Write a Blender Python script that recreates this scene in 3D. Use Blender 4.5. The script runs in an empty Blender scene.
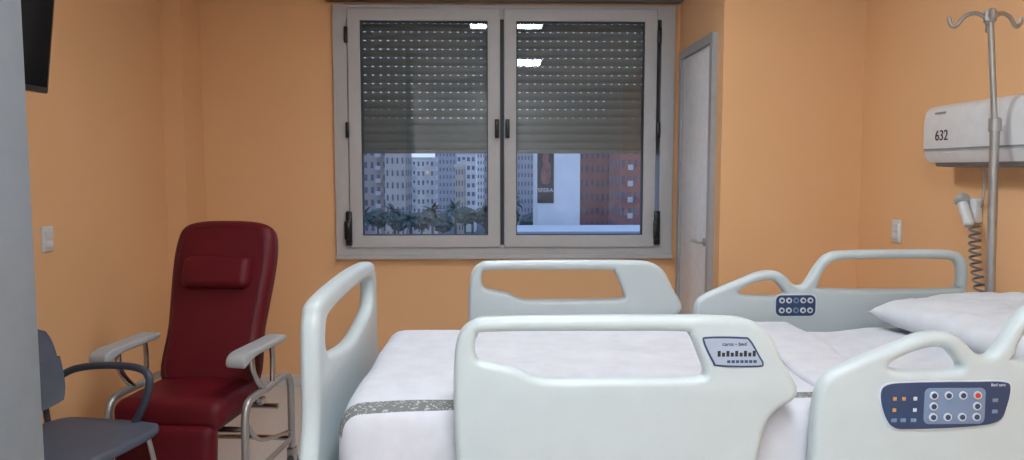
import bpy, bmesh, math, random
from mathutils import Vector, Matrix, noise
from mathutils.geometry import tessellate_polygon
random.seed(7)
scene = bpy.context.scene
COL = scene.collection
try:
    scene.view_settings.view_transform = 'Standard'
    scene.view_settings.look = 'None'
    scene.view_settings.exposure = 0
except Exception as e:
    print(e)

def lin(c):
    def f(v):
        v /= 255.0
        return v/12.92 if v <= 0.04045 else ((v+0.055)/1.055)**2.4
    return (f(c[0]), f(c[1]), f(c[2]), 1.0)

# ------------------------------------------------------------ materials
def mat(name, rgb, rough=0.5, metal=0.0, nscale=20, nvar=0.05, bump=0.0, bscale=80, spec=0.5, emis=None, estr=0, coat=0):
    m = bpy.data.materials.new(name); m.use_nodes = True
    nt = m.node_tree; b = nt.nodes['Principled BSDF']
    c = lin(rgb)
    tc = nt.nodes.new('ShaderNodeTexCoord')
    nz = nt.nodes.new('ShaderNodeTexNoise'); nz.inputs['Scale'].default_value = nscale
    nz.inputs['Detail'].default_value = 3
    nt.links.new(tc.outputs['Object'], nz.inputs['Vector'])
    rp = nt.nodes.new('ShaderNodeValToRGB')
    rp.color_ramp.elements[0].position = 0.3; rp.color_ramp.elements[1].position = 0.7
    rp.color_ramp.elements[0].color = (c[0]*(1-nvar), c[1]*(1-nvar), c[2]*(1-nvar), 1)
    rp.color_ramp.elements[1].color = (min(1, c[0]*(1+nvar)), min(1, c[1]*(1+nvar)), min(1, c[2]*(1+nvar)), 1)
    nt.links.new(nz.outputs['Fac'], rp.inputs['Fac'])
    nt.links.new(rp.outputs['Color'], b.inputs['Base Color'])
    b.inputs['Roughness'].default_value = rough
    b.inputs['Metallic'].default_value = metal
    b.inputs['Specular IOR Level'].default_value = spec
    if coat: b.inputs['Coat Weight'].default_value = coat
    if bump:
        n2 = nt.nodes.new('ShaderNodeTexNoise'); n2.inputs['Scale'].default_value = bscale
        n2.inputs['Detail'].default_value = 4
        nt.links.new(tc.outputs['Object'], n2.inputs['Vector'])
        bp = nt.nodes.new('ShaderNodeBump'); bp.inputs['Strength'].default_value = bump
        bp.inputs['Distance'].default_value = 0.01
        nt.links.new(n2.outputs['Fac'], bp.inputs['Height'])
        nt.links.new(bp.outputs['Normal'], b.inputs['Normal'])
    if emis:
        b.inputs['Emission Color'].default_value = lin(emis)
        b.inputs['Emission Strength'].default_value = estr
    return m

M_wall = mat('wall_paint', (234, 187, 140), 0.6, nscale=1.5, nvar=0.02, bump=0.06, bscale=250, spec=0.25)
M_wallw = mat('wall_paint_white', (226, 226, 226), 0.7, nscale=1.5, nvar=0.02, bump=0.06, bscale=250, spec=0.25)
M_ceil = mat('ceiling_paint', (232, 233, 234), 0.8)
M_floor = mat('vinyl_floor', (204, 202, 202), 0.35, nscale=60, nvar=0.06)
M_base = mat('baseboard_white', (210, 210, 210), 0.5)
M_alu = mat('window_aluminium', (186, 188, 192), 0.5, 0.0, nvar=0.02)
M_alud = mat('shutter_box_grey', (130, 130, 130), 0.5, 0.0)
M_black = mat('black_plastic', (18, 18, 20), 0.35)
M_gasket = mat('rubber_gasket', (62, 66, 76), 0.6)
M_grey = mat('grey_enamel', (126, 134, 142), 0.45)
M_white = mat('white_plastic', (214, 217, 220), 0.35)
M_rail = mat('bed_plastic', (186, 198, 202), 0.38, nvar=0.015, bump=0.02, bscale=500)
M_chrome = mat('chrome', (190, 190, 192), 0.22, 1.0)
M_steel = mat('brushed_steel', (172, 171, 170), 0.4, 0.7)
M_red = mat('burgundy_vinyl', (92, 12, 26), 0.5, nscale=8, nvar=0.08, bump=0.12, bscale=160, spec=0.3)
M_redd = mat('burgundy_piping', (62, 7, 16), 0.5)
M_pad = mat('armrest_grey_plastic', (168, 172, 176), 0.5)
M_blue = mat('blue_grey_plastic', (82, 90, 106), 0.55, bump=0.05, bscale=300)
M_blued = mat('blue_grey_dark_plastic', (58, 66, 82), 0.5)
M_door = mat('door_laminate', (230, 233, 240), 0.45)
M_dframe = mat('door_frame_grey', (160, 162, 166), 0.45, 0.0)
M_panel = mat('control_panel_blue', (42, 64, 100), 0.35)
M_panell = mat('control_panel_light', (112, 134, 166), 0.4)
M_panelw = mat('control_panel_border', (200, 210, 220), 0.4)
M_orange = mat('orange_icon', (195, 140, 80), 0.5)
M_red2 = mat('red_button', (190, 60, 45), 0.5)
M_frameb = mat('bed_frame_grey', (150, 155, 160), 0.4, 0.3)
M_rubber = mat('castor_rubber', (60, 60, 62), 0.7)
M_text = mat('printed_ink', (35, 36, 40), 0.6)
M_pillow = mat('pillow_cotton', (202, 206, 213), 0.85, bump=0.25, bscale=14)
M_sheet = mat('sheet_cotton', (200, 204, 212), 0.85, bump=0.25, bscale=9)

# blanket with printed hem band
def blanket_mat():
    m = mat('blanket_cotton', (198, 201, 210), 0.9, bump=0.3, bscale=7)
    nt = m.node_tree; b = nt.nodes['Principled BSDF']
    src = b.inputs['Base Color'].links[0].from_socket
    tc = nt.nodes.new('ShaderNodeTexCoord'); sp = nt.nodes.new('ShaderNodeSeparateXYZ')
    nt.links.new(tc.outputs['Object'], sp.inputs[0])
    def math_(op, a, bb):
        n = nt.nodes.new('ShaderNodeMath'); n.operation = op
        for i, v in enumerate((a, bb)):
            if isinstance(v, (int, float)): n.inputs[i].default_value = v
            else: nt.links.new(v, n.inputs[i])
        return n.outputs[0]
    y = sp.outputs['Y']; z = sp.outputs['Z']; x = sp.outputs['X']
    ys = math_('ADD', y, math_('MULTIPLY', x, -0.03))
    band = math_('MULTIPLY', math_('GREATER_THAN', ys, 1.661), math_('LESS_THAN', ys, 1.704))
    band = math_('MULTIPLY', band, math_('GREATER_THAN', z, 0.80))
    mp = nt.nodes.new('ShaderNodeMapping'); mp.inputs['Scale'].default_value = (130, 200, 90)
    nt.links.new(tc.outputs['Object'], mp.inputs['Vector'])
    vz = nt.nodes.new('ShaderNodeTexNoise'); vz.inputs['Scale'].default_value = 1.0; vz.inputs['Detail'].default_value = 1
    nt.links.new(mp.outputs[0], vz.inputs['Vector'])
    letters = math_('GREATER_THAN', vz.outputs['Fac'], 0.60)
    mc = nt.nodes.new('ShaderNodeMix'); mc.data_type = 'RGBA'
    mc.inputs[6].default_value = lin((110, 113, 114)); mc.inputs[7].default_value = lin((165, 168, 168))
    nt.links.new(letters, mc.inputs[0])
    m2 = nt.nodes.new('ShaderNodeMix'); m2.data_type = 'RGBA'
    nt.links.new(band, m2.inputs[0]); nt.links.new(src, m2.inputs[6]); nt.links.new(mc.outputs[2], m2.inputs[7])
    nt.links.new(m2.outputs[2], b.inputs['Base Color'])
    return m
M_blanket = blanket_mat()

def glass_mat():
    m = bpy.data.materials.new('window_glass'); m.use_nodes = True
    nt = m.node_tree; nt.nodes.clear()
    o = nt.nodes.new('ShaderNodeOutputMaterial'); t = nt.nodes.new('ShaderNodeBsdfTransparent')
    t.inputs[0].default_value = (0.93, 0.96, 0.98, 1)
    g = nt.nodes.new('ShaderNodeBsdfGlossy'); g.inputs['Roughness'].default_value = 0.01
    fr = nt.nodes.new('ShaderNodeFresnel'); fr.inputs['IOR'].default_value = 1.5
    mx = nt.nodes.new('ShaderNodeMixShader')
    nt.links.new(fr.outputs[0], mx.inputs[0]); nt.links.new(t.outputs[0], mx.inputs[1])
    nt.links.new(g.outputs[0], mx.inputs[2]); nt.links.new(mx.outputs[0], o.inputs[0])
    return m
M_glass = glass_mat()

def shutter_mat():
    m = mat('roller_shutter_slats', (116, 117, 112), 0.5, nvar=0.03)
    nt = m.node_tree; b = nt.nodes['Principled BSDF']; out = nt.nodes['Material Output']
    tc = nt.nodes.new('ShaderNodeTexCoord'); sp = nt.nodes.new('ShaderNodeSeparateXYZ')
    nt.links.new(tc.outputs['Object'], sp.inputs[0])
    def M(op, a, bb):
        n = nt.nodes.new('ShaderNodeMath'); n.operation = op
        for i, v in enumerate((a, bb)):
            if isinstance(v, (int, float)): n.inputs[i].default_value = v
            else: nt.links.new(v, n.inputs[i])
        return n.outputs[0]
    fx = M('FRACT', M('MULTIPLY', M('ADD', sp.outputs['X'], 10.0), 1/0.05), 0)
    fz = M('FRACT', M('MULTIPLY', M('SUBTRACT', sp.outputs['Z'], 1.524-0.055*4), 1/0.055), 0)
    hole = M('MULTIPLY', M('MULTIPLY', M('GREATER_THAN', fx, 0.36), M('LESS_THAN', fx, 0.64)),
             M('MULTIPLY', M('GREATER_THAN', fz, 0.85), M('LESS_THAN', fz, 0.94)))
    hole = M('MULTIPLY', hole, M('GREATER_THAN', sp.outputs['Z'], 1.70))
    tr = nt.nodes.new('ShaderNodeBsdfTransparent'); mx = nt.nodes.new('ShaderNodeMixShader')
    nt.links.new(hole, mx.inputs[0]); nt.links.new(b.outputs[0], mx.inputs[1]); nt.links.new(tr.outputs[0], mx.inputs[2])
    nt.links.new(mx.outputs[0], out.inputs[0])
    return m
M_shut = shutter_mat()

def emit_mat(name, col, s):
    m = bpy.data.materials.new(name); m.use_nodes = True
    nt = m.node_tree; nt.nodes.clear()
    o = nt.nodes.new('ShaderNodeOutputMaterial'); e = nt.nodes.new('ShaderNodeEmission')
    e.inputs[0].default_value = col; e.inputs[1].default_value = s
    nt.links.new(e.outputs[0], o.inputs[0]); return m
M_lamp = emit_mat('led_panel', (0.93, 0.97, 1.0, 1), 37)

# ------------------------------------------------------------ helpers
def smooth(me, angle=35):
    bm = bmesh.new(); bm.from_mesh(me)
    bmesh.ops.remove_doubles(bm, verts=bm.verts, dist=1e-5)
    a = math.radians(angle)
    for f in bm.faces: f.smooth = True
    for e in bm.edges:
        if len(e.link_faces) == 2:
            e.smooth = e.calc_face_angle(0) < a
        else: e.smooth = False
    bm.to_mesh(me); bm.free()

def link(name, me, m=None, parent=None, sm=35):
    if m is not None:
        me.materials.clear(); me.materials.append(m)
    if sm: smooth(me, sm)
    ob = bpy.data.objects.new(name, me); COL.objects.link(ob)
    if parent is not None:
        ob.parent = parent
        ob.matrix_parent_inverse = Matrix.Translation(-parent.location)
    return ob

def empty(name, loc):
    e = bpy.data.objects.new(name, None); e.location = loc; e.empty_display_size = 0.1
    COL.objects.link(e); return e

def box(name, lo, hi, m, parent=None, bev=0.0, M=None, seg=2):
    bm = bmesh.new(); bmesh.ops.create_cube(bm, size=1)
    for v in bm.verts:
        v.co = Vector([lo[i] + (v.co[i]+0.5)*(hi[i]-lo[i]) for i in range(3)])
    if bev:
        bmesh.ops.bevel(bm, geom=list(bm.edges), offset=bev, segments=seg, affect='EDGES', profile=0.5)
    if M is not None: bmesh.ops.transform(bm, matrix=M, verts=bm.verts)
    me = bpy.data.meshes.new(name); bm.to_mesh(me); bm.free()
    return link(name, me, m, parent)

def catmull(pts, n=6, closed=True):
    P = [Vector(p) for p in pts]; out = []; N = len(P)
    rng = range(N) if closed else range(N-1)
    for i in rng:
        if closed: p0, p1, p2, p3 = P[i-1], P[i], P[(i+1) % N], P[(i+2) % N]
        else: p0, p1, p2, p3 = P[max(i-1, 0)], P[i], P[i+1], P[min(i+2, N-1)]
        for k in range(n):
            t = k/n
            out.append(0.5*((2*p1)+(-p0+p2)*t+(2*p0-5*p1+4*p2-p3)*t*t+(-p0+3*p1-3*p2+p3)*t**3))
    if not closed: out.append(P[-1])
    return out

def rrect(x0, y0, x1, y1, r, n=6):
    out = []
    for cx, cy, a in ((x1-r, y1-r, 0), (x0+r, y1-r, 90), (x0+r, y0+r, 180), (x1-r, y0+r, 270)):
        for k in range(n+1):
            t = math.radians(a+90*k/n); out.append((cx+r*math.cos(t), cy+r*math.sin(t)))
    return out

def area2(lp):
    return sum(lp[i-1][0]*lp[i][1]-lp[i][0]*lp[i-1][1] for i in range(len(lp)))
def inset(lp, d):
    n = len(lp); out = []
    for i in range(n):
        a = Vector(lp[i-1]); b = Vector(lp[i]); c = Vector(lp[(i+1) % n])
        e1 = (b-a).normalized(); e2 = (c-b).normalized()
        n1 = Vector((-e1.y, e1.x)); n2 = Vector((-e2.y, e2.x))
        m = n1+n2
        if m.length < 1e-6: m = n1.copy()
        m.normalize(); k = 1/max(0.5, m.dot(n1))
        out.append(b+m*d*k)
    return out

XZ = Matrix(((1, 0, 0, 0), (0, 0, -1, 0), (0, 1, 0, 0), (0, 0, 0, 1)))
YZ = Matrix(((0, 0, 1, 0), (1, 0, 0, 0), (0, 1, 0, 0), (0, 0, 0, 1)))
def prism(name, loops, thick, m, parent=None, bev=0.0, M=None, bres=3, sm=40):
    """extruded 2-D outline (first loop) with holes (other loops) and rounded rims"""
    L = []
    for i, lp in enumerate(loops):
        q = [Vector((p[0], p[1])) for p in lp]
        q2 = [q[0]]
        for p in q[1:]:
            if (p-q2[-1]).length > 1e-5: q2.append(p)
        if (q2[0]-q2[-1]).length < 1e-5: q2.pop()
        a = area2(q2)
        if (i == 0 and a < 0) or (i > 0 and a > 0): q2.reverse()
        L.append(q2)
    h = thick/2
    steps = []
    if bev > 0:
        for k in range(bres+2):
            t = math.pi/2*k/(bres+1)
            steps.append((bev*(1-math.sin(t)), -h+bev*(1-math.cos(t))))
        steps += [(s[0], -s[1]) for s in reversed(steps)]
    else: steps = [(0, -h), (0, h)]
    bm = bmesh.new(); first = []; last = []
    for lp in L:
        rings = []
        for d, z in steps:
            pts = inset(lp, d) if d > 0 else lp
            rings.append([bm.verts.new((p.x, p.y, z)) for p in pts])
        n = len(lp)
        for a, b in zip(rings, rings[1:]):
            for i in range(n):
                j = (i+1) % n
                bm.faces.new((a[i], a[j], b[j], b[i]))
        first.append(rings[0]); last.append(rings[-1])
    for ringset, flip in ((first, True), (last, False)):
        flat = [v for r in ringset for v in r]
        for t in tessellate_polygon([[Vector((v.co.x, v.co.y, 0)) for v in r] for r in ringset]):
            a, b, c = (flat[i] for i in t)
            cr = (b.co.xy-a.co.xy).cross(c.co.xy-a.co.xy)
            vs = [a, b, c] if cr > 0 else [a, c, b]
            if flip: vs.reverse()
            try: bm.faces.new(vs)
            except ValueError: pass
    me = bpy.data.meshes.new(name); bm.to_mesh(me); bm.free()
    if M is not None: me.transform(M)
    return link(name, me, m, parent, sm)

def tube(name, pts, r, m, parent=None, sub=6, closed=False, res=5):
    P = catmull(pts, sub, closed) if sub > 1 else [Vector(p) for p in pts]
    cu = bpy.data.curves.new(name, 'CURVE'); cu.dimensions = '3D'
    s = cu.splines.new('POLY'); s.points.add(len(P)-1)
    for i, p in enumerate(P): s.points[i].co = (p[0], p[1], p[2], 1)
    s.use_cyclic_u = closed
    cu.bevel_depth = r; cu.bevel_resolution = res; cu.use_fill_caps = True
    ob = bpy.data.objects.new('tmp', cu); COL.objects.link(ob)
    dg = bpy.context.evaluated_depsgraph_get()
    me = bpy.data.meshes.new_from_object(ob.evaluated_get(dg))
    bpy.data.objects.remove(ob); bpy.data.curves.remove(cu)
    return link(name, me, m, parent, 50)

def cyl(name, a, b, r, m, parent=None, r2=None, seg=32, bev=0):
    a = Vector(a); b = Vector(b); d = b-a
    bm = bmesh.new()
    bmesh.ops.create_cone(bm, cap_ends=True, segments=seg, radius1=r, radius2=r if r2 is None else r2, depth=d.length)
    if bev:
        es = [e for e in bm.edges if any(len(f.verts) > 4 for f in e.link_faces)]
        bmesh.ops.bevel(bm, geom=es, offset=bev, segments=3, affect='EDGES')
    M = Matrix.Translation((a+b)/2) @ d.to_track_quat('Z', 'Y').to_matrix().to_4x4()
    bmesh.ops.transform(bm, matrix=M, verts=bm.verts)
    me = bpy.data.meshes.new(name); bm.to_mesh(me); bm.free()
    return link(name, me, m, parent)

def softbox(name, lo, hi, r, m, parent=None, res=0.03, fn=None, M=None):
    lo = Vector(lo); hi = Vector(hi); n = [max(4, int((hi[i]-lo[i])/res)) for i in range(3)]
    bm = bmesh.new()
    for ax in range(3):
        a, b = (ax+1) % 3, (ax+2) % 3
        for side in (0, 1):
            vs = []
            for i in range(n[a]+1):
                row = []
                for j in range(n[b]+1):
                    p = Vector((0, 0, 0)); p[ax] = hi[ax] if side else lo[ax]
                    p[a] = lo[a]+(hi[a]-lo[a])*i/n[a]; p[b] = lo[b]+(hi[b]-lo[b])*j/n[b]
                    row.append(bm.verts.new(p))
                vs.append(row)
            for i in range(n[a]):
                for j in range(n[b]):
                    q = [vs[i][j], vs[i+1][j], vs[i+1][j+1], vs[i][j+1]]
                    bm.faces.new(q if side else q[::-1])
    bmesh.ops.remove_doubles(bm, verts=bm.verts, dist=1e-5)
    for v in bm.verts:
        q = Vector([min(max(v.co[i], lo[i]+r), hi[i]-r) for i in range(3)])
        d = v.co-q
        if d.length > 1e-6: v.co = q+d.normalized()*r
    if fn:
        for v in bm.verts: v.co = fn(v.co.copy())
    if M is not None: bmesh.ops.transform(bm, matrix=M, verts=bm.verts)
    me = bpy.data.meshes.new(name); bm.to_mesh(me); bm.free()
    return link(name, me, m, parent, 80)

def text(name, s, size, m, M, parent, ext=0.0008):
    cu = bpy.data.curves.new(name, 'FONT'); cu.body = s; cu.size = size; cu.extrude = ext
    cu.align_x = 'CENTER'; cu.align_y = 'CENTER'
    ob = bpy.data.objects.new('tmp', cu); COL.objects.link(ob)
    dg = bpy.context.evaluated_depsgraph_get()
    me = bpy.data.meshes.new_from_object(ob.evaluated_get(dg))
    bpy.data.objects.remove(ob)
    me.transform(M)
    return link(name, me, m, parent, 0)

# ------------------------------------------------------------ room shell
D = 4.82; H = 2.7
XL = -1.95; XR = 1.93; XD = 1.19; YA = 3.9; YB = -1.6
box('floor', (-2.1, YB-0.1, -0.1), (2.1, 5.05, 0), M_floor)
box('ceiling', (-2.1, YB-0.1, H), (2.1, 5.05, H+0.1), M_ceil)
box('wall_left', (XL-0.1, YB, 0), (XL, D+0.2, H), M_wall)
box('wall_left_pilaster', (XL, 4.53, 0), (-1.83, D, H), M_wall)
box('wall_right', (XR, YB, 0), (XR+0.1, YA+0.1, H), M_wall)
box('wall_alcove', (XD+0.1, YA, 0), (XR, YA+0.1, H), M_wall)
box('wall_closet', (XD, YA, 0), (XD+0.1, D+0.2, H), M_wall)
box('wall_rear', (-2.05, YB-0.1, 0), (2.03, YB, H), M_wallw)
wx0, wx1, wz0, wz1 = -0.95, 1.10, 0.885, 2.385
prism('wall_window', [[(XL, 0), (XD, 0), (XD, H), (XL, H)], [(wx0, wz0), (wx1, wz0), (wx1, wz1), (wx0, wz1)]],
      0.2, M_wall, M=Matrix.Translation((0, D+0.1, 0)) @ XZ)
box('wall_entry', (XL, YB, 0), (-0.90, 1.40, H), M_wallw)
jm = box('trim_entry_corner', (-0.93, 1.18, 0), (-0.871, 1.44, H), M_grey, bev=0.004)
box('baseboard_left', (XL, 1.4, 0), (XL+0.014, 4.53, 0.075), M_base, bev=0.003)
box('baseboard_window', (-1.83, D-0.014, 0), (XD, D, 0.075), M_base, bev=0.003)
box('baseboard_alcove', (XD, YA-0.014, 0), (XR, YA, 0.075), M_base, bev=0.003)
box('baseboard_right', (XR-0.014, YB, 0), (XR, YA-0.014, 0.075), M_base, bev=0.003)
box('baseboard_closet', (XD-0.014, YA-0.014, 0), (XD, 4.0, 0.075), M_base, bev=0.003)

# ------------------------------------------------------------ window
W = empty('window_1', (0.077, D, 1.6))
def ring(name, a, b, c, d, w, y0, y1, m, parent, bev=0.005):
    return prism(name, [[(a, b), (c, b), (c, d), (a, d)], [(a+w, b+w), (c-w, b+w), (c-w, d-w), (a+w, d-w)]],
                 y1-y0, m, parent, bev, Matrix.Translation((0, (y0+y1)/2, 0)) @ XZ, bres=2)
ring('outer_frame', -1.0, 0.833, 1.154, 2.43, 0.088, 4.785, 4.90, M_alu, W)
ring('outer_frame_lip', -0.93, 0.90, 1.085, 2.365, 0.02, 4.80, 4.91, M_alud, W, 0.002)
box('center_post', (0.035, 4.80, 0.90), (0.08, 4.90, 2.38), M_gasket, W)
for k, (a, c) in enumerate(((-0.905, 0.046), (0.070, 1.035))):
    ring('sash_%d' % k, a, 0.907, c, 2.405, 0.078, 4.765, 4.84, M_alu, W, 0.007)
    ring('gasket_%d' % k, a+0.074, 0.981, c-0.074, 2.331, 0.009, 4.775, 4.83, M_gasket, W, 0.001)
    box('glass_%d' % k, (a+0.07, 4.806, 0.977), (c-0.07, 4.810, 2.335), M_glass, W)
for x in (0.026, 0.092):
    box('handle_plate', (x-0.014, 4.750, 1.60), (x+0.014, 4.766, 1.72), M_black, W, 0.006)
    box('handle_grip', (x-0.012, 4.722, 1.60), (x+0.012, 4.738, 1.715), M_black, W, 0.006)
    box('handle_neck', (x-0.008, 4.73, 1.675), (x+0.008, 4.755, 1.70), M_black, W, 0.003)
for x in (-0.912, 1.048):
    for z in (2.24, 1.65):
        box('hinge', (x-0.012, 4.755, z-0.05), (x+0.012, 4.79, z+0.05), M_black, W, 0.006)
    box('latch_plate', (x-0.02, 4.752, 0.92), (x+0.02, 4.79, 1.14), M_black, W, 0.008)
    box('latch_grip', (x-0.026, 4.735, 0.96), (x+0.012, 4.757, 1.08), M_black, W, 0.008)
box('sill_bead', (-1.0, 4.765, 0.833), (1.154, 4.79, 0.86), M_alu, W, 0.004)
sb = box('trim_shutter_box', (-1.04, 4.73, 2.447), (1.19, D, 2.69), M_alud, bev=0.006)
def slats(name, x0, x1):
    bm = bmesh.new(); z = 1.524; pitch = 0.055
    prof = []
    while z < 2.36:
        for t in range(7):
            u = t/6
            prof.append((4.945-0.010*math.sin(math.pi*u)**0.7, z+pitch*u*0.985))
        z += pitch
    rows = [(bm.verts.new((x0, p[0], p[1])), bm.verts.new((x1, p[0], p[1]))) for p in prof]
    for a, b in zip(rows, rows[1:]):
        bm.faces.new((a[0], a[1], b[1], b[0]))
    me = bpy.data.meshes.new(name); bm.to_mesh(me); bm.free()
    return link(name, me, M_shut, W, 50)
slats('shutter_slats_left', -0.93, 0.055); slats('shutter_slats_right', 0.06, 1.085)
box('shutter_bottom_bar', (-0.93, 4.932, 1.508), (1.085, 4.958, 1.53), M_alud, W, 0.003)

# ------------------------------------------------------------ closet door on the side wall
DR = empty('door_1', (XD, 4.35, 0))
prism('door_frame', [[(4.0, 0), (4.71, 0), (4.71, 2.13), (4.0, 2.13)], [(4.05, 0.0005), (4.66, 0.0005), (4.66, 2.08), (4.05, 2.08)]],
      0.03, M_dframe, DR, 0.0, Matrix.Translation((XD-0.015, 0, 0)) @ YZ)
box('door_leaf', (XD-0.014, 4.052, 0.01), (XD-0.001, 4.658, 2.078), M_door, DR, 0.002)
cyl('handle_rose', (XD-0.022, 4.12, 1.0), (XD-0.012, 4.12, 1.0), 0.022, M_steel, DR)
tube('handle_lever', [(XD-0.02, 4.12, 1.0), (XD-0.05, 4.12, 1.0), (XD-0.055, 4.16, 1.0), (XD-0.055, 4.24, 1.0)], 0.008, M_steel, DR)

# ------------------------------------------------------------ ceiling lamps
def panel(name, x0, x1, y0, y1):
    e = empty(name, ((x0+x1)/2, (y0+y1)/2, H))
    prism('panel_rim', [[(x0-0.02, y0-0.02), (x1+0.02, y0-0.02), (x1+0.02, y1+0.02), (x0-0.02, y1+0.02)], [(x0, y0), (x1, y0), (x1, y1), (x0, y1)]],
                  0.016, M_white, e, 0.002, Matrix.Translation((0, 0, H-0.009)))
    box('panel_diffuser', (x0, y0, H-0.01), (x1, y1, H-0.002), M_lamp, e)
panel('ceiling_light_panel', -0.2, 0.44, 2.62, 2.95)
panel('ceiling_light_panel.001', -0.02, 0.58, 0.15, 0.75)
panel('added_fill_panel', 0.02, 0.30, -1.3, -0.5)  # added unseen fill light behind the camera, its reflection hidden by the window's middle

# ------------------------------------------------------------ hospital bed
BED = empty('hospital_bed', (0.68, 2.1, 0))
def wr(p, amp):
    n1 = noise.noise(Vector((p.x*2.2, p.y*5.0, p.z*2)))
    n2 = noise.noise(Vector((p.x*7+3, p.y*9, 4.2)))
    return amp*(n1+0.45*n2)
def mat_fn(p):
    t = max(0.0, p.x-0.95)
    ridge = 1-abs(noise.noise(Vector((p.x*6-p.y*5, p.y*2+p.x, 7.7))))*3
    q = p.copy(); q.z += 0.07*t + (wr(p, 0.008)+0.006*max(0, ridge))*(1 if p.z > 0.8 else 0.2)
    return q
softbox('mattress', (-0.33, 1.64, 0.665), (1.74, 2.485, 0.850), 0.05, M_sheet, BED, 0.018, mat_fn)
def bl_fn(p):
    q = p.copy()
    q.z += wr(p, 0.011) if p.z > 0.8 else 0
    if p.z < 0.83:
        k = (0.83-p.z)/0.15
        inner = p.x > -0.13     # tucked where the rails stand
        w = 0.0 if inner else 0.008*k*math.sin(p.x*17+2*noise.noise(p*3))+0.012*k
        if p.y < 1.67: q.y -= w
        if p.y > 2.46: q.y += w
        if p.x < -0.3: q.x -= 0.012*k*math.sin(p.y*19)
        q.z += 0.012*math.sin(p.x*4)*k
    return q
softbox('blanket', (-0.352, 1.632, 0.665), (0.93, 2.505, 0.872), 0.055, M_blanket, BED, 0.02, bl_fn)
def fold_fn(p):
    q = p.copy(); q.z += wr(p, 0.008); q.x += 0.02*math.sin(p.y*6)
    return q
softbox('blanket_fold', (0.80, 1.64, 0.855), (0.99, 2.50, 0.888), 0.016, M_blanket, BED, 0.015, fold_fn)
foot = [(1.70, 0.60), (1.69, 0.85), (1.692, 1.00), (1.71, 1.065), (1.77, 1.10), (2.14, 1.113), (2.46, 1.10), (2.53, 1.07), (2.56, 1.00), (2.565, 0.85), (2.56, 0.60)]
foot = catmull(foot, 6)
slot = catmull([(1.85, 0.945), (1.785, 0.975), (1.775, 1.015), (1.83, 1.048), (2.14, 1.058), (2.41, 1.05), (2.465, 1.02), (2.46, 0.975), (2.40, 0.945), (2.14, 0.915)], 6)
prism('footboard', [foot, slot], 0.046, M_rail, BED, 0.018, Matrix.Translation((-0.42, 0, 0)) @ YZ, bres=4)
R = lambda pts, n=5: catmull(pts, n)
foot_out = R([(-0.04, 0.66), (-0.075, 0.74), (-0.085, 0.86), (-0.085, 0.98), (-0.075, 1.045), (-0.045, 1.077), (0.01, 1.085), (0.25, 1.087), (0.48, 1.085),
              (0.555, 1.076), (0.598, 1.045), (0.63, 0.985), (0.662, 0.93), (0.655, 0.900), (0.617, 0.876), (0.592, 0.835), (0.578, 0.76), (0.55, 0.69), (0.50, 0.66), (0.25, 0.655)])
foot_in = R([(-0.040, 1.02), (-0.034, 1.044), (-0.01, 1.053), (0.2, 1.054), (0.40, 1.052), (0.425, 1.043), (0.445, 1.00), (0.458, 0.965), (0.448, 0.952), (0.40, 0.949), (0.25, 0.948), (0.13, 0.948),
             (0.085, 0.955), (0.05, 0.972), (0.0, 0.983), (-0.032, 0.993)])
head_out = R([(0.70, 0.70), (0.70, 0.80), (0.705, 0.90), (0.725, 0.95), (0.79, 0.985), (0.87, 1.018), (0.935, 1.044), (0.99, 1.046), (1.025, 1.03), (1.055, 1.0), (1.085, 0.995), (1.105, 1.015), (1.135, 1.065),
              (1.17, 1.103), (1.23, 1.117), (1.42, 1.120), (1.60, 1.118), (1.655, 1.10), (1.675, 1.06), (1.675, 0.98), (1.67, 0.85), (1.66, 0.72), (1.62, 0.67), (1.2, 0.655), (0.76, 0.66)])
head_in1 = R([(0.875, 0.965), (0.865, 0.978), (0.90, 0.998), (0.95, 1.014), (0.985, 1.012), (1.005, 0.995), (1.022, 0.972), (1.01, 0.962), (0.95, 0.960)])
head_in2 = R([(1.16, 0.985), (1.145, 1.00), (1.155, 1.035), (1.185, 1.073), (1.24, 1.086), (1.42, 1.089), (1.59, 1.087), (1.63, 1.075), (1.642, 1.04), (1.640, 0.995), (1.62, 0.983), (1.4, 0.98)])
for tag, yc, sgn in (('near', 1.60, -1), ('far', 2.60, 1)):
    T = Matrix.Translation((0, yc, 0)) @ XZ
    prism('foot_rail_'+tag, [foot_out, foot_in], 0.045, M_rail, BED, 0.016, T, bres=4)
    prism('head_rail_'+tag, [head_out, head_in1, head_in2], 0.045, M_rail, BED, 0.016, T, bres=4)
    for x in (0.10, 0.42, 0.95, 1.4):
        yi = yc - sgn*0.15
        box('rail_arm', (x-0.02, min(yc, yi), 0.56), (x+0.02, max(yc, yi), 0.60), M_frameb, BED, 0.006)
        box('rail_arm_post', (x-0.02, yc-0.012, 0.56), (x+0.02, yc+0.012, 0.70), M_frameb, BED, 0.006)
def XZt(y, dx=0.0): return Matrix.Translation((dx, y, 0)) @ XZ
cp = R([(0.852, 0.915), (0.868, 0.938), (0.93, 0.943), (1.06, 0.944), (1.125, 0.943), (1.143, 0.930), (1.137, 0.885), (1.118, 0.850), (1.05, 0.838), (0.93, 0.834), (0.885, 0.838), (0.862, 0.868)])
def shrink(lp, k):
    q = [Vector(p) for p in lp]
    if area2(q) < 0: q.reverse()
    return inset(q, k)
yf = 1.5775; dx = -0.014
prism('control_panel_border', [cp], 0.004, M_panelw, BED, 0.001, XZt(yf-0.001, dx))
prism('control_panel_face', [shrink(cp, 0.003)], 0.004, M_panel, BED, 0.001, XZt(yf-0.003, dx))
prism('control_panel_keys', [rrect(0.950, 0.848, 1.085, 0.928, 0.012)], 0.003, M_panell, BED, 0.0008, XZt(yf-0.0045, dx))
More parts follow.
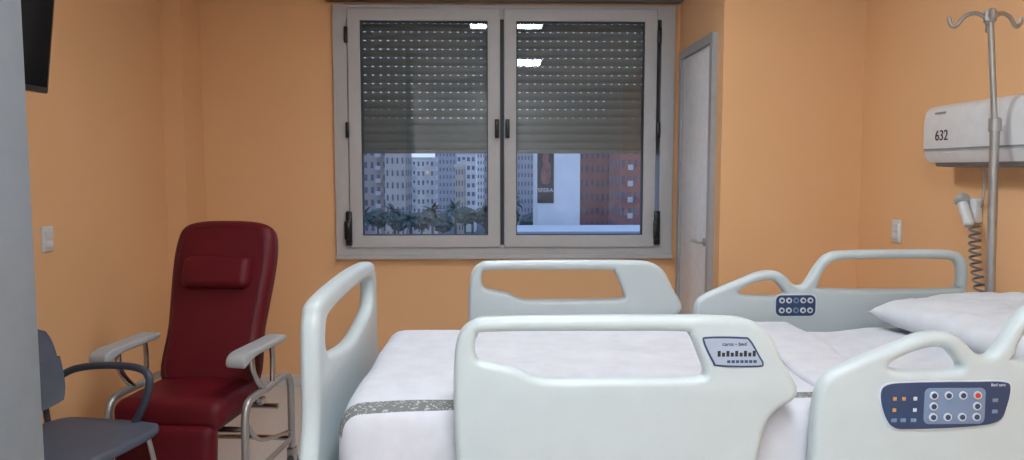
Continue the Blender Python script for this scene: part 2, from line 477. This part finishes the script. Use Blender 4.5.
for i, x in enumerate((0.970, 1.002, 1.034, 1.066)):
    for j, z in enumerate((0.912, 0.888, 0.864)):
        if j == 1 and i in (1, 2): continue
        cyl('key', (x+dx, yf-0.005, z), (x+dx, yf-0.009, z), 0.0088, M_panelw, BED, seg=20)
        cyl('key_dot', (x+dx, yf-0.0085, z), (x+dx, yf-0.0098, z), 0.0060, M_red2 if (i, j) == (3, 0) else M_panel, BED, seg=12)
for (x, z) in ((0.885, 0.905), (0.905, 0.905), (0.885, 0.880), (0.93, 0.880), (0.93, 0.905)):
    box('icon', (x+dx-0.004, yf-0.0062, z-0.004), (x+dx+0.004, yf-0.005, z+0.004), M_orange if x < 0.91 else M_panelw, BED, 0.0005)
for (x, z) in ((0.885, 0.857), (0.905, 0.857), (0.928, 0.857), (1.107, 0.90), (1.107, 0.875)):
    box('icon', (x+dx-0.006, yf-0.0062, z-0.004), (x+dx+0.006, yf-0.005, z+0.004), M_panell, BED, 0.0005)
text('panel_text', 'Bed care', 0.009, M_panelw, Matrix.Translation((1.112+dx, yf-0.0055, 0.934)) @ XZ, BED, 0.0004)
yg = 2.5775
prism('inner_panel_border', [rrect(0.985, 0.885, 1.135, 0.968, 0.022)], 0.004, M_panelw, BED, 0.001, XZt(yg-0.001))
prism('inner_panel_face', [rrect(0.990, 0.890, 1.130, 0.963, 0.019)], 0.004, M_panel, BED, 0.001, XZt(yg-0.003))
for x in (1.01, 1.035, 1.06, 1.085, 1.11):
    for z in (0.945, 0.91):
        cyl('inner_key', (x, yg-0.004, z), (x, yg-0.008, z), 0.010, M_panelw if x != 1.06 else M_panell, BED, seg=16)
        cyl('inner_key_dot', (x, yg-0.0078, z), (x, yg-0.009, z), 0.005, M_panel, BED, seg=12)
lab = R([(0.450, 1.034), (0.463, 1.043), (0.535, 1.042), (0.553, 1.036), (0.575, 1.0), (0.583, 0.984), (0.571, 0.976), (0.485, 0.978), (0.472, 0.987)])
prism('rail_label_edge', [lab], 0.003, M_panel, BED, 0.0005, XZt(1.577))
prism('rail_label', [shrink(lab, 0.004)], 0.003, mat('label_face', (158, 172, 192), 0.4), BED, 0.0005, XZt(1.5758))
text('rail_label_text', 'cama - bed', 0.012, M_text, Matrix.Translation((0.518, 1.5740, 1.027)) @ XZ, BED, 0.0004)
for k in range(9):
    box('label_icon', (0.482+0.0095*k, 1.5738, 1.000), (0.4885+0.0095*k, 1.5745, 1.0125-0.004*(k % 2)), M_text, BED)
    if k > 1: box('label_icon_row', (0.484+0.0095*k, 1.5738, 0.986), (0.491+0.0095*k, 1.5745, 0.992), M_panel, BED)
hb = R([(1.68, 0.60), (1.68, 0.9), (1.70, 0.955), (1.76, 0.98), (2.1, 0.985), (2.44, 0.98), (2.50, 0.955), (2.52, 0.9), (2.52, 0.60)])
prism('headboard', [hb], 0.04, M_rail, BED, 0.015, Matrix.Translation((1.80, 0, 0)) @ YZ)
box('deck', (-0.38, 1.68, 0.615), (1.78, 2.44, 0.665), M_frameb, BED, 0.01)
for y in (1.74, 2.34):
    box('side_beam', (-0.42, y, 0.54), (1.80, y+0.05, 0.61), M_frameb, BED, 0.008)
for x in (-0.42, 1.76):
    box('cross_beam', (x, 1.74, 0.54), (x+0.045, 2.39, 0.61), M_frameb, BED, 0.008)
for x in (0.1, 1.2):
    box('lift_column', (x, 2.0, 0.22), (x+0.14, 2.14, 0.56), M_frameb, BED, 0.01)
box('base_cover', (-0.15, 1.78, 0.14), (1.6, 2.36, 0.24), M_rail, BED, 0.03)
for x in (-0.2, 1.6):
    box('base_cross', (x-0.03, 1.72, 0.16), (x+0.03, 2.42, 0.21), M_frameb, BED, 0.008)
    for y in (1.74, 2.40):
        cyl('castor_stem', (x, y, 0.13), (x, y, 0.17), 0.018, M_steel, BED)
        cyl('castor_wheel', (x, y-0.02, 0.065), (x, y+0.02, 0.065), 0.065, M_rubber, BED, bev=0.006)
        box('castor_fork', (x-0.03, y-0.028, 0.065), (x+0.03, y+0.028, 0.14), M_frameb, BED, 0.008)

def pillow(name, cx, cy, cz, lx, ly, h, rot, tilt, m):
    bm = bmesh.new(); n = 36
    g = {}
    for s in (1, -1):
        for i in range(n+1):
            for j in range(n+1):
                u = -1+2*i/n; v = -1+2*j/n
                t = max(0, (1-u**4))**0.5*max(0, (1-v**4))**0.5
                px = u*lx/2*(1-0.05*(1-v*v)); py = v*ly/2*(1-0.04*(1-u*u))
                z = s*h/2*t**0.8
                if s > 0: z += 0.014*noise.noise(Vector((u*2.1, v*3.3, 1)))*t + 0.008*noise.noise(Vector((u*6, v*8, 2)))*t
                g[(s, i, j)] = bm.verts.new((px, py, z))
        for i in range(n):
            for j in range(n):
                q = [g[(s, i, j)], g[(s, i+1, j)], g[(s, i+1, j+1)], g[(s, i, j+1)]]
                bm.faces.new(q if s > 0 else q[::-1])
    bmesh.ops.remove_doubles(bm, verts=bm.verts, dist=1e-4)
    M = Matrix.Translation((cx, cy, cz)) @ Matrix.Rotation(rot, 4, 'Z') @ Matrix.Rotation(tilt, 4, 'Y')
    bmesh.ops.transform(bm, matrix=M, verts=bm.verts)
    me = bpy.data.meshes.new(name); bm.to_mesh(me); bm.free()
    return link(name, me, m, None, 80)
pillow('pillow', 1.515, 2.08, 0.950, 0.46, 0.78, 0.11, math.radians(6), math.radians(-5), M_pillow)

# ------------------------------------------------------------ IV pole
by = 2.568
bx = 1.768; mx_ = 1.733
IV = empty('iv_pole', (bx, by, 0))
top = (1.698, by, 1.93)
cyl('lower_tube', (bx, by, 0.07), (mx_, by, 1.56), 0.015, M_steel, IV)
cyl('upper_tube', (mx_, by, 1.55), top, 0.010, M_steel, IV)
cyl('collar', (mx_+0.0005, by, 1.53), (mx_-0.0005, by, 1.58), 0.020, M_steel, IV, bev=0.004)
cyl('hub', (top[0], by, 1.90), (top[0], by, 1.945), 0.02, M_steel, IV, bev=0.005)
for a in (12, 60, 168, 240):
    c, s = math.cos(math.radians(a)), math.sin(math.radians(a))
    tube('hook', [(top[0]+c*r, by+s*r, z) for r, z in ((0.01, 1.915), (0.045, 1.935), (0.08, 1.925), (0.105, 1.895), (0.122, 1.898), (0.130, 1.925))], 0.007, M_steel, IV)
for k in range(5):
    a = math.radians(72*k+36); c, s = math.cos(a)*0.12, math.sin(a)*0.12
    tube('base_leg', [(bx, by, 0.10), (bx+c*0.5, by+s*0.5, 0.09), (bx+c, by+s, 0.07)], 0.012, M_steel, IV)
    cyl('base_wheel', (bx+c, by+s-0.01, 0.02), (bx+c, by+s+0.01, 0.02), 0.02, M_rubber, IV)
    cyl('base_wheel_stem', (bx+c, by+s, 0.03), (bx+c, by+s, 0.08), 0.007, M_steel, IV)

# ------------------------------------------------------------ bed-head unit on right wall
HU = empty('wall_bedhead_light', (XR, 2.5, 1.55))
prof = [(XR, 1.662), (1.83, 1.662), (1.80, 1.655), (1.783, 1.635), (1.776, 1.59), (1.776, 1.50), (1.785, 1.455), (1.80, 1.43), (XR, 1.43)]
prism('housing', [prof], 1.56, M_white, HU, 0.012, Matrix.Translation((0, 2.30, 0)) @ XZ)
prof2 = [(XR, 1.44), (1.81, 1.44), (1.82, 1.415), (XR, 1.41)]
prism('lamp_underside', [prof2], 1.50, M_grey, HU, 0.004, Matrix.Translation((0, 2.30, 0)) @ XZ)
box('accent_strip', (1.7735, 1.55, 1.480), (1.7790, 3.06, 1.486), M_grey, HU)
prism('top_label', [rrect(2.93, 1.622, 3.00, 1.630, 0.003)], 0.002, M_grey, HU, 0.0, Matrix.Translation((1.778, 0, 0)) @ YZ)
Mw = Matrix(((0, 0, -1, 0), (-1, 0, 0, 0), (0, 1, 0, 0), (0, 0, 0, 1)))   # text facing -X
text('room_number', '632', 0.058, M_text, Matrix.Translation((1.7745, 2.945, 1.535)) @ Mw, HU)

# nurse call handset with coiled cord
NC = empty('nurse_call_handset', (XR, 2.95, 1.24))
box('wall_cradle', (XR-0.035, 2.90, 1.19), (XR-0.0005, 2.97, 1.29), M_white, NC, 0.008)
hs = Matrix.Translation((XR-0.055, 2.93, 1.235)) @ Matrix.Rotation(math.radians(-30), 4, 'X')
softbox('handset', (-0.018, -0.020, -0.065), (0.018, 0.020, 0.06), 0.015, M_white, NC, 0.008, None, hs)
softbox('handset_cap', (-0.024, -0.028, 0.035), (0.024, 0.028, 0.075), 0.018, M_pad, NC, 0.008, None, hs)
pts = []
turns = 15
for i in range(turns*12+1):
    t = i/(turns*12); a = 2*math.pi*turns*t
    pts.append((XR-0.045+0.018*math.cos(a), 2.88-0.075*t+0.020*math.sin(a)+0.012*math.sin(6*t), 1.18-0.42*t))
tube('coiled_cord', pts, 0.0045, mat('cord_grey', (120, 122, 126), 0.5), NC, sub=1, res=3)
tube('straight_cable', [(XR-0.05, 2.84, 1.42), (XR-0.03, 2.86, 1.36), (XR-0.02, 2.88, 1.28), (XR-0.012, 2.92, 1.24)], 0.004, M_pad, NC)

def socket(name, side, y, z):
    e = empty(name, (side, y, z)); s = 1 if side > 0 else -1
    a, b = sorted((side, side-s*0.010))
    box('plate', (a, y-0.04, z-0.055), (b, y+0.04, z+0.055), M_white, e, 0.003)
    a, b = sorted((side-s*0.008, side-s*0.015))
    box('rocker', (a, y-0.024, z-0.002), (b, y+0.024, z+0.036), M_white, e, 0.002)
    box('rocker_lower', (a, y-0.024, z-0.038), (b, y+0.024, z-0.006), M_white, e, 0.002)
socket('light_switch', XL, 3.31, 1.10)
socket('light_switch.001', XR, 3.52, 1.11)

# ------------------------------------------------------------ television
TV = empty('wall_television', (XL, 2.25, 1.9))
Mt = Matrix.Translation((-1.50, 2.24, 1.655)) @ Matrix.Rotation(math.radians(7), 4, 'Y')
box('screen_body', (-0.03, -0.34, 0.0), (0.012, 0.34, 0.42), M_black, TV, 0.006, Mt)
M_scr = mat('screen_glass', (8, 8, 10), 0.12)
box('screen_glass', (0.0125, -0.325, 0.02), (0.0135, 0.325, 0.405), M_scr, TV, 0, Mt)
box('tv_back', (-0.06, -0.2, 0.08), (-0.03, 0.2, 0.34), M_black, TV, 0.01, Mt)
box('wall_bracket', (XL+0.0005, 2.16, 1.75), (XL+0.03, 2.32, 1.98), M_black, TV, 0.004)
tube('bracket_arm', [(XL+0.02, 2.24, 1.87), (-1.75, 2.30, 1.87), (-1.54, 2.24, 1.86)], 0.018, M_black, TV)

# ------------------------------------------------------------ recliner armchair
cx = -1.24
RC = empty('recliner_armchair', (cx, 3.25, 0))
TURN = Matrix.Translation((cx, 3.25, 0)) @ Matrix.Rotation(math.radians(-6), 4, 'Z') @ Matrix.Translation((-cx, -3.25, 0))
Mb = Matrix.Translation((cx, 3.25, 0.47)) @ Matrix.Rotation(math.radians(-20), 4, 'X') @ XZ
bo = catmull([(-0.205, 0.0), (-0.215, 0.25), (-0.232, 0.48), (-0.232, 0.61), (-0.210, 0.695), (-0.14, 0.728), (0, 0.736), (0.14, 0.728), (0.210, 0.695), (0.232, 0.61), (0.232, 0.48), (0.215, 0.25), (0.205, 0.0), (0, -0.01)], 6)
prism('backrest', [bo], 0.11, M_red, RC, 0.045, Mb, bres=7, sm=60)
pip = [Mb @ Vector((p[0]*0.84, 0.02+p[1]*0.92, 0.0545)) for p in bo]
tube('back_piping', pip, 0.0022, M_redd, RC, sub=1, closed=True)
softbox('head_pillow', (-0.155, -0.072, -0.04), (0.155, 0.072, 0.035), 0.036, M_red, RC, 0.010, None, Mb @ Matrix.Translation((0, 0.48, 0.072)))
def seat_fn(p):
    q = p.copy(); q.z += 0.012*math.cos((p.x-cx)/0.22*1.4)*(1 if p.z > 0.44 else 0); return q
softbox('seat_cushion', (cx-0.225, 2.88, 0.38), (cx+0.225, 3.30, 0.495), 0.045, M_red, RC, 0.02, seat_fn)
tube('seat_piping', [(x, y, 0.488) for x, y in ((cx-0.195, 2.91), (cx+0.195, 2.91), (cx+0.195, 3.2), (cx-0.195, 3.2))], 0.003, M_redd, RC, sub=1, closed=True)
Ml = Matrix.Translation((cx, 2.90, 0.41)) @ Matrix.Rotation(math.radians(-6), 4, 'X')
softbox('leg_rest', (-0.20, -0.045, -0.32), (0.20, 0.04, 0.0), 0.035, M_red, RC, 0.02, None, Ml)
box('foot_plate', (cx-0.17, 2.74, 0.075), (cx+0.17, 2.88, 0.095), M_pad, RC, 0.006)
for sx in (-1, 1):
    ax = cx+sx*0.285
    ao = catmull([(2.955, 0.635), (2.965, 0.660), (3.00, 0.675), (3.08, 0.680), (3.18, 0.684), (3.27, 0.688), (3.29, 0.675), (3.27, 0.662), (3.18, 0.655), (3.08, 0.650), (3.02, 0.640), (2.985, 0.624), (2.965, 0.618)], 5)
    Ma = Matrix.Translation((ax, 3.2, 0)) @ Matrix.Rotation(math.radians(-8), 4, 'Z') @ Matrix.Translation((0, -3.2, 0)) @ YZ
    prism('arm_pad', [ao], 0.085, M_pad, RC, 0.010, Ma, bres=4, sm=60)
    tube('arm_support', [(ax-0.01, 3.06, 0.645), (ax-0.005, 3.06, 0.58), (ax, 3.10, 0.52), (ax, 3.16, 0.47)], 0.013, M_chrome, RC)
    tube('arm_support_rear', [(ax, 3.24, 0.67), (ax, 3.25, 0.58), (ax, 3.24, 0.47)], 0.011, M_chrome, RC)
    tube('side_frame', [(ax, 2.96, 0.10), (ax, 2.96, 0.30), (ax, 2.97, 0.43), (ax, 3.02, 0.475), (ax, 3.2, 0.475), (ax, 3.38, 0.475), (ax, 3.44, 0.43), (ax, 3.45, 0.30), (ax, 3.45, 0.10)], 0.016, M_steel, RC)
    tube('lower_bar', [(ax, 2.96, 0.16), (ax, 3.45, 0.16)], 0.012, M_steel, RC, sub=1)
    tube('brace', [(ax, 2.97, 0.40), (ax, 3.10, 0.28), (ax, 3.43, 0.20)], 0.009, M_chrome, RC)
    for y in (2.96, 3.45):
        cyl('caster', (ax-0.014, y, 0.045), (ax+0.014, y, 0.045), 0.045, M_rubber, RC, bev=0.005)
        box('caster_fork', (ax-0.02, y-0.02, 0.05), (ax+0.02, y+0.02, 0.12), M_chrome, RC, 0.005)
for y, z in ((2.99, 0.36), (3.30, 0.36), (3.45, 0.16)):
    tube('cross_tube', [(cx-0.285, y, z), (cx+0.285, y, z)], 0.012, M_chrome, RC, sub=1)
for sx in (-1, 1):
    box('seat_bracket', (cx+sx*0.255-0.035, 3.12, 0.42), (cx+sx*0.255+0.035, 3.16, 0.45), M_chrome, RC, 0.004)
    tube('under_rail', [(cx+sx*0.15, 2.95, 0.37), (cx+sx*0.15, 3.32, 0.37)], 0.012, M_chrome, RC, sub=1)
for ob in list(RC.children): ob.data.transform(TURN)

# ------------------------------------------------------------ visitor chair
VX, VY = -1.51, 2.60
VC = empty('visitor_chair', (VX, VY, 0))
Mv = Matrix.Translation((VX, VY, 0)) @ Matrix.Rotation(math.radians(-16), 4, 'Z')   # local +X = front
def vpt(x, y, z): return Mv @ Vector((x, y, z))
so = catmull([(-0.20, -0.20), (-0.05, -0.235), (0.14, -0.245), (0.22, -0.21), (0.245, 0), (0.22, 0.21), (0.14, 0.245), (-0.05, 0.235), (-0.20, 0.20), (-0.225, 0)], 6)
se = prism('seat', [so], 0.035, M_blue, VC, 0.014, Mv @ Matrix.Translation((0, 0, 0.44)), bres=4, sm=60)
def backshell():
    bm = bmesh.new(); nu, nv = 20, 16; G = {}
    for s in (0, 1):
        for i in range(nu+1):
            for j in range(nv+1):
                u = -1+2*i/nu; v = j/nv
                w = 0.215*(1-0.12*abs(2*v-1)**4)
                hgt = 0.50+0.32*v - 0.03*(abs(u)**4)*(1 if v > 0.5 else -1)
                x = -0.235-0.07*v+0.055*u*u - s*0.018
                G[(s, i, j)] = bm.verts.new(Mv @ Vector((x, u*w, hgt)))
    for s in (0, 1):
        for i in range(nu):
            for j in range(nv):
                q = [G[(s, i, j)], G[(s, i+1, j)], G[(s, i+1, j+1)], G[(s, i, j+1)]]
                bm.faces.new(q if s == 0 else q[::-1])
    for i in range(nu):
        for j in (0, nv): bm.faces.new((G[(0, i, j)], G[(0, i+1, j)], G[(1, i+1, j)], G[(1, i, j)]))
    for j in range(nv):
        for i in (0, nu): bm.faces.new((G[(0, i, j)], G[(0, i, j+1)], G[(1, i, j+1)], G[(1, i, j)]))
    bmesh.ops.recalc_face_normals(bm, faces=bm.faces)
    me = bpy.data.meshes.new('backrest'); bm.to_mesh(me); bm.free()
    link('backrest', me, M_blue, VC, 50)
backshell()
for s in (-1, 1):
    tube('leg_front', [vpt(0.18, s*0.20, 0.43), vpt(0.20, s*0.225, 0.25), vpt(0.225, s*0.24, 0.01)], 0.011, M_chrome, VC)
    tube('leg_rear', [vpt(-0.17, s*0.20, 0.43), vpt(-0.20, s*0.225, 0.25), vpt(-0.225, s*0.23, 0.01)], 0.011, M_chrome, VC)
    tube('back_stay', [vpt(-0.15, s*0.17, 0.42), vpt(-0.23, s*0.17, 0.43), vpt(-0.25, s*0.17, 0.52), vpt(-0.27, s*0.165, 0.66)], 0.011, M_blued, VC)
    tube('arm', [vpt(-0.24, s*0.215, 0.60), vpt(-0.18, s*0.245, 0.635), vpt(-0.05, s*0.255, 0.655), vpt(0.10, s*0.255, 0.655), vpt(0.155, s*0.25, 0.62), vpt(0.14, s*0.24, 0.53), vpt(0.10, s*0.225, 0.445)], 0.014, M_blued, VC)
    for x, yy in ((0.225, 0.24), (-0.225, 0.23)):
        p = vpt(x, s*yy, 0); cyl('foot_cap', (p.x, p.y, 0), (p.x, p.y, 0.03), 0.015, M_rubber, VC)
tube('seat_bar', [vpt(-0.17, -0.20, 0.41), vpt(-0.17, 0.20, 0.41)], 0.011, M_chrome, VC, sub=1)
tube('seat_bar_front', [vpt(0.17, -0.20, 0.41), vpt(0.17, 0.20, 0.41)], 0.011, M_chrome, VC, sub=1)

# ------------------------------------------------------------ city outside
def bmat(n, c): return mat(n, c, 0.9, nscale=0.3, nvar=0.06, spec=0.1)
M_b1 = bmat('facade_beige', (184, 172, 166)); M_b2 = bmat('facade_white', (218, 218, 220))
M_b3 = bmat('facade_brick', (166, 122, 116)); M_b4 = bmat('facade_grey', (160, 166, 178)); M_b5 = bmat('facade_sand', (202, 192, 182))
M_win = mat('facade_window', (100, 108, 126), 0.5, nscale=0.8, nvar=0.3)
M_balc = bmat('balcony_slab', (210, 208, 208))
M_litw = mat('lit_window', (230, 190, 130), 0.5, emis=(255, 205, 140), estr=0.4)
def building(name, x0, x1, y, z1, wall, nw, fh=3.0, balc=False, depth=14, winw=0.45, lit=0.003, z0=-20):
    e = empty(name, ((x0+x1)/2, y+depth/2, z0))
    box('block', (x0, y, z0), (x1, y+depth, z1), wall, e)
    box('parapet', (x0-0.2, y-0.2, z1), (x1+0.2, y+depth+0.2, z1+0.7), M_balc, e)
    bm = bmesh.new(); cw = (x1-x0)/nw; me = bpy.data.meshes.new('windows')
    nf = int((z1-z0)/fh)
    def quad(vs, mi):
        f = bm.faces.new([bm.verts.new(v) for v in vs]); f.material_index = mi
    for k in range(nf):
        zz = z1-(k+1)*fh+fh*0.3
        for i in range(nw):
            xa = x0+cw*(i+0.5-winw/2); xb = xa+cw*winw
            mi = 1 if random.random() < lit else 0
            quad([(xa, y-0.06, zz), (xb, y-0.06, zz), (xb, y-0.06, zz+fh*0.48), (xa, y-0.06, zz+fh*0.48)], mi)
            if balc and i % 3 == 1:
                for (ya, yb, za, zb) in ((y-1.1, y, zz-0.5, zz-0.3), (y-1.1, y-1.0, zz-0.3, zz+0.5)):
                    a, b = xa-cw*0.2, xb+cw*0.2
                    quad([(a, ya, za), (b, ya, za), (b, ya, zb), (a, ya, zb)], 2)
                    quad([(a, ya, zb), (b, ya, zb), (b, yb, zb), (a, yb, zb)], 2)
                    quad([(a, ya, za), (a, yb, za), (b, yb, za), (b, ya, za)], 2)
    nd = max(2, int(depth/4))
    for k in range(nf):
        zz = z1-(k+1)*fh+fh*0.3
        for i in range(nd):
            ya = y+depth*(i+0.3)/nd; yb = ya+depth*0.4/nd
            for xx in (x0-0.06, x1+0.06):
                quad([(xx, ya, zz), (xx, yb, zz), (xx, yb, zz+fh*0.48), (xx, ya, zz+fh*0.48)], 0)
    bm.to_mesh(me); bm.free()
    for mm in (M_win, M_litw, M_balc): me.materials.append(mm)
    ob = bpy.data.objects.new('windows', me); COL.objects.link(ob); ob.parent = e
    ob.matrix_parent_inverse = Matrix.Translation(-e.location)
    return e
G0 = -20
building('apartment_building', -34, -25.0, 180, 16, M_b1, 6, balc=True)
building('apartment_building.008', -24.6, -20.0, 172, 16, M_b5, 4, fh=2.8, winw=0.35)
building('apartment_building.001', -25.5, -17.5, 225, 4.5, M_b2, 6, fh=2.8, balc=True)
building('apartment_building.002', -23, -12, 300, 9, M_b4, 8)
building('apartment_building.003', -12.5, -6, 260, 6.5, M_b2, 4, balc=True, winw=0.6)
building('apartment_building.009', -9.6, -7.4, 190, 2.2, M_b5, 3, fh=2.8)
building('apartment_building.004', -7, 4, 330, 12, M_b2, 9)
building('apartment_building.005', -2.5, 0.6, 210, 12, M_b4, 3)
building('apartment_building.006', 5, 14, 260, 13, M_b4, 8)
building('apartment_building.007', 11, 17.8, 185, 14, M_b1, 5)
building('brick_building', 17.2, 27.5, 160, 12, M_b3, 9, winw=0.38, balc=False)
building('brick_building.001', 23.8, 34, 140, 16, M_b3, 9, balc=True)
WB = empty('white_building', (8, 106, G0))
box('gable_block', (6.0, 100, G0), (11.6, 112, 4.6), M_b2, WB)
box('gable_parapet', (5.9, 99.9, 4.6), (11.7, 112.1, 5.0), M_b4, WB)
M_pk = mat('poster_dark', (32, 30, 38), 0.7); M_pf = mat('poster_figure', (120, 70, 74), 0.7, nscale=1.2, nvar=0.5); M_pw = mat('poster_white', (210, 210, 215), 0.7)
box('poster', (5.9, 99.85, -3.0), (8.1, 99.95, 4.4), M_pk, WB)
prism('poster_figure', [[(p[0]-0.6, p[1]) for p in catmull([(7.1, -0.3), (7.0, 1.2), (7.3, 2.0), (7.15, 2.7), (7.35, 3.7), (7.7, 4.0), (8.0, 3.6), (7.95, 2.7), (8.3, 1.8), (8.1, -0.3)], 4)]], 0.02, M_pf, WB, 0, XZt(99.83))
text('poster_title', 'SFERA', 0.75, M_pw, Matrix.Translation((7.0, 99.82, -1.3)) @ XZ, WB, 0.01)
RB = empty('podium_building', (13, 89, G0))
box('podium_block', (2.2, 80, G0), (24, 98, -5.8), M_b2, RB)
box('podium_parapet', (2.2, 80, -5.8), (24, 80.4, -5.2), M_b4, RB)
box('ground_outside', (-150, 6, G0-0.5), (150, 420, G0), bmat('asphalt', (110, 114, 122)))
M_leaf = mat('tree_foliage', (80, 96, 92), 0.9, nscale=1.5, nvar=0.4); M_trunk = mat('palm_trunk', (100, 92, 84), 0.9)
def tree(name, x, y, ztop, r):
    e = empty(name, (x, y, G0))
    cyl('trunk', (x, y, G0), (x, y, ztop-r), 0.25, M_trunk, e, r2=0.15, seg=8)
    bm = bmesh.new(); bmesh.ops.create_icosphere(bm, subdivisions=4, radius=r)
    for v in bm.verts:
        n = noise.fractal(v.co*1.1+Vector((x, y, 0)), 1.0, 2.0, 4)
        v.co *= 1+0.35*n; v.co.z *= 0.85
        v.co += Vector((x, y, ztop-r))
    me = bpy.data.meshes.new('crown'); bm.to_mesh(me); bm.free(); link('crown', me, M_leaf, e, 20)
def palm(name, x, y, ztop):
    e = empty(name, (x, y, G0))
    cyl('trunk', (x, y, G0), (x, y, ztop-1.2), 0.3, M_trunk, e, r2=0.2, seg=8)
    bm = bmesh.new()
    for k in range(22):
        a = 2*math.pi*k/22+random.random()*0.2; el = random.uniform(-0.1, 1.3); L = random.uniform(2.0, 2.8)
        prev = None; p = Vector((x, y, ztop-1.3)); d = Vector((math.cos(a)*math.cos(el), math.sin(a)*math.cos(el), math.sin(el)))
        side = Vector((-math.sin(a), math.cos(a), 0))
        for s in range(7):
            w = 0.38*math.sin(math.pi*(s+0.6)/7.2)
            cur = (bm.verts.new(p+side*w-Vector((0, 0, w*0.6))), bm.verts.new(p), bm.verts.new(p-side*w-Vector((0, 0, w*0.6))))
            if prev:
                bm.faces.new((prev[0], cur[0], cur[1], prev[1])); bm.faces.new((prev[1], cur[1], cur[2], prev[2]))
            prev = cur; p = p+d*(L/6); d.z -= 0.28; d.normalize()
    me = bpy.data.meshes.new('fronds'); bm.to_mesh(me); bm.free(); link('fronds', me, M_leaf, e, 0)
for k, (x, zt) in enumerate(((-22.5, -5.5), (-17.2, -4.8), (-14.2, -6.0), (-10.6, -4.6), (-6.5, -4.2), (-3.6, -5.4), (-1.2, -4.6), (3.2, -3.2))):
    palm('palm_tree' if k == 0 else 'palm_tree.%03d' % k, x, 130+1.5*(k % 2), zt)
for k in range(9):
    tree('street_tree' if k == 0 else 'street_tree.%03d' % k, -27+k*4.3, 146+2*(k % 2), -6.2+random.uniform(-1.0, 0.8), 2.0)

# ------------------------------------------------------------ evening sky
w = bpy.data.worlds.new('dusk'); scene.world = w; w.use_nodes = True
nt = w.node_tree; bg = nt.nodes['Background']
tc = nt.nodes.new('ShaderNodeTexCoord'); sp = nt.nodes.new('ShaderNodeSeparateXYZ'); rp = nt.nodes.new('ShaderNodeValToRGB')
nt.links.new(tc.outputs['Generated'], sp.inputs[0]); nt.links.new(sp.outputs['Z'], rp.inputs[0])
rp.color_ramp.elements[0].position = 0.0; rp.color_ramp.elements[0].color = lin((172, 188, 216))
rp.color_ramp.elements[1].position = 0.6; rp.color_ramp.elements[1].color = lin((140, 166, 212))
nt.links.new(rp.outputs[0], bg.inputs[0]); bg.inputs[1].default_value = 1.8

# ------------------------------------------------------------ camera
cam = bpy.data.cameras.new('camera'); co = bpy.data.objects.new('camera', cam); COL.objects.link(co)
cam.sensor_width = 36; cam.lens = 26.37; cam.clip_start = 0.02; cam.clip_end = 1000
co.location = (0, 0, 1.4)
co.rotation_euler = (math.radians(90-4.57), 0, math.radians(-1.45))
scene.camera = co
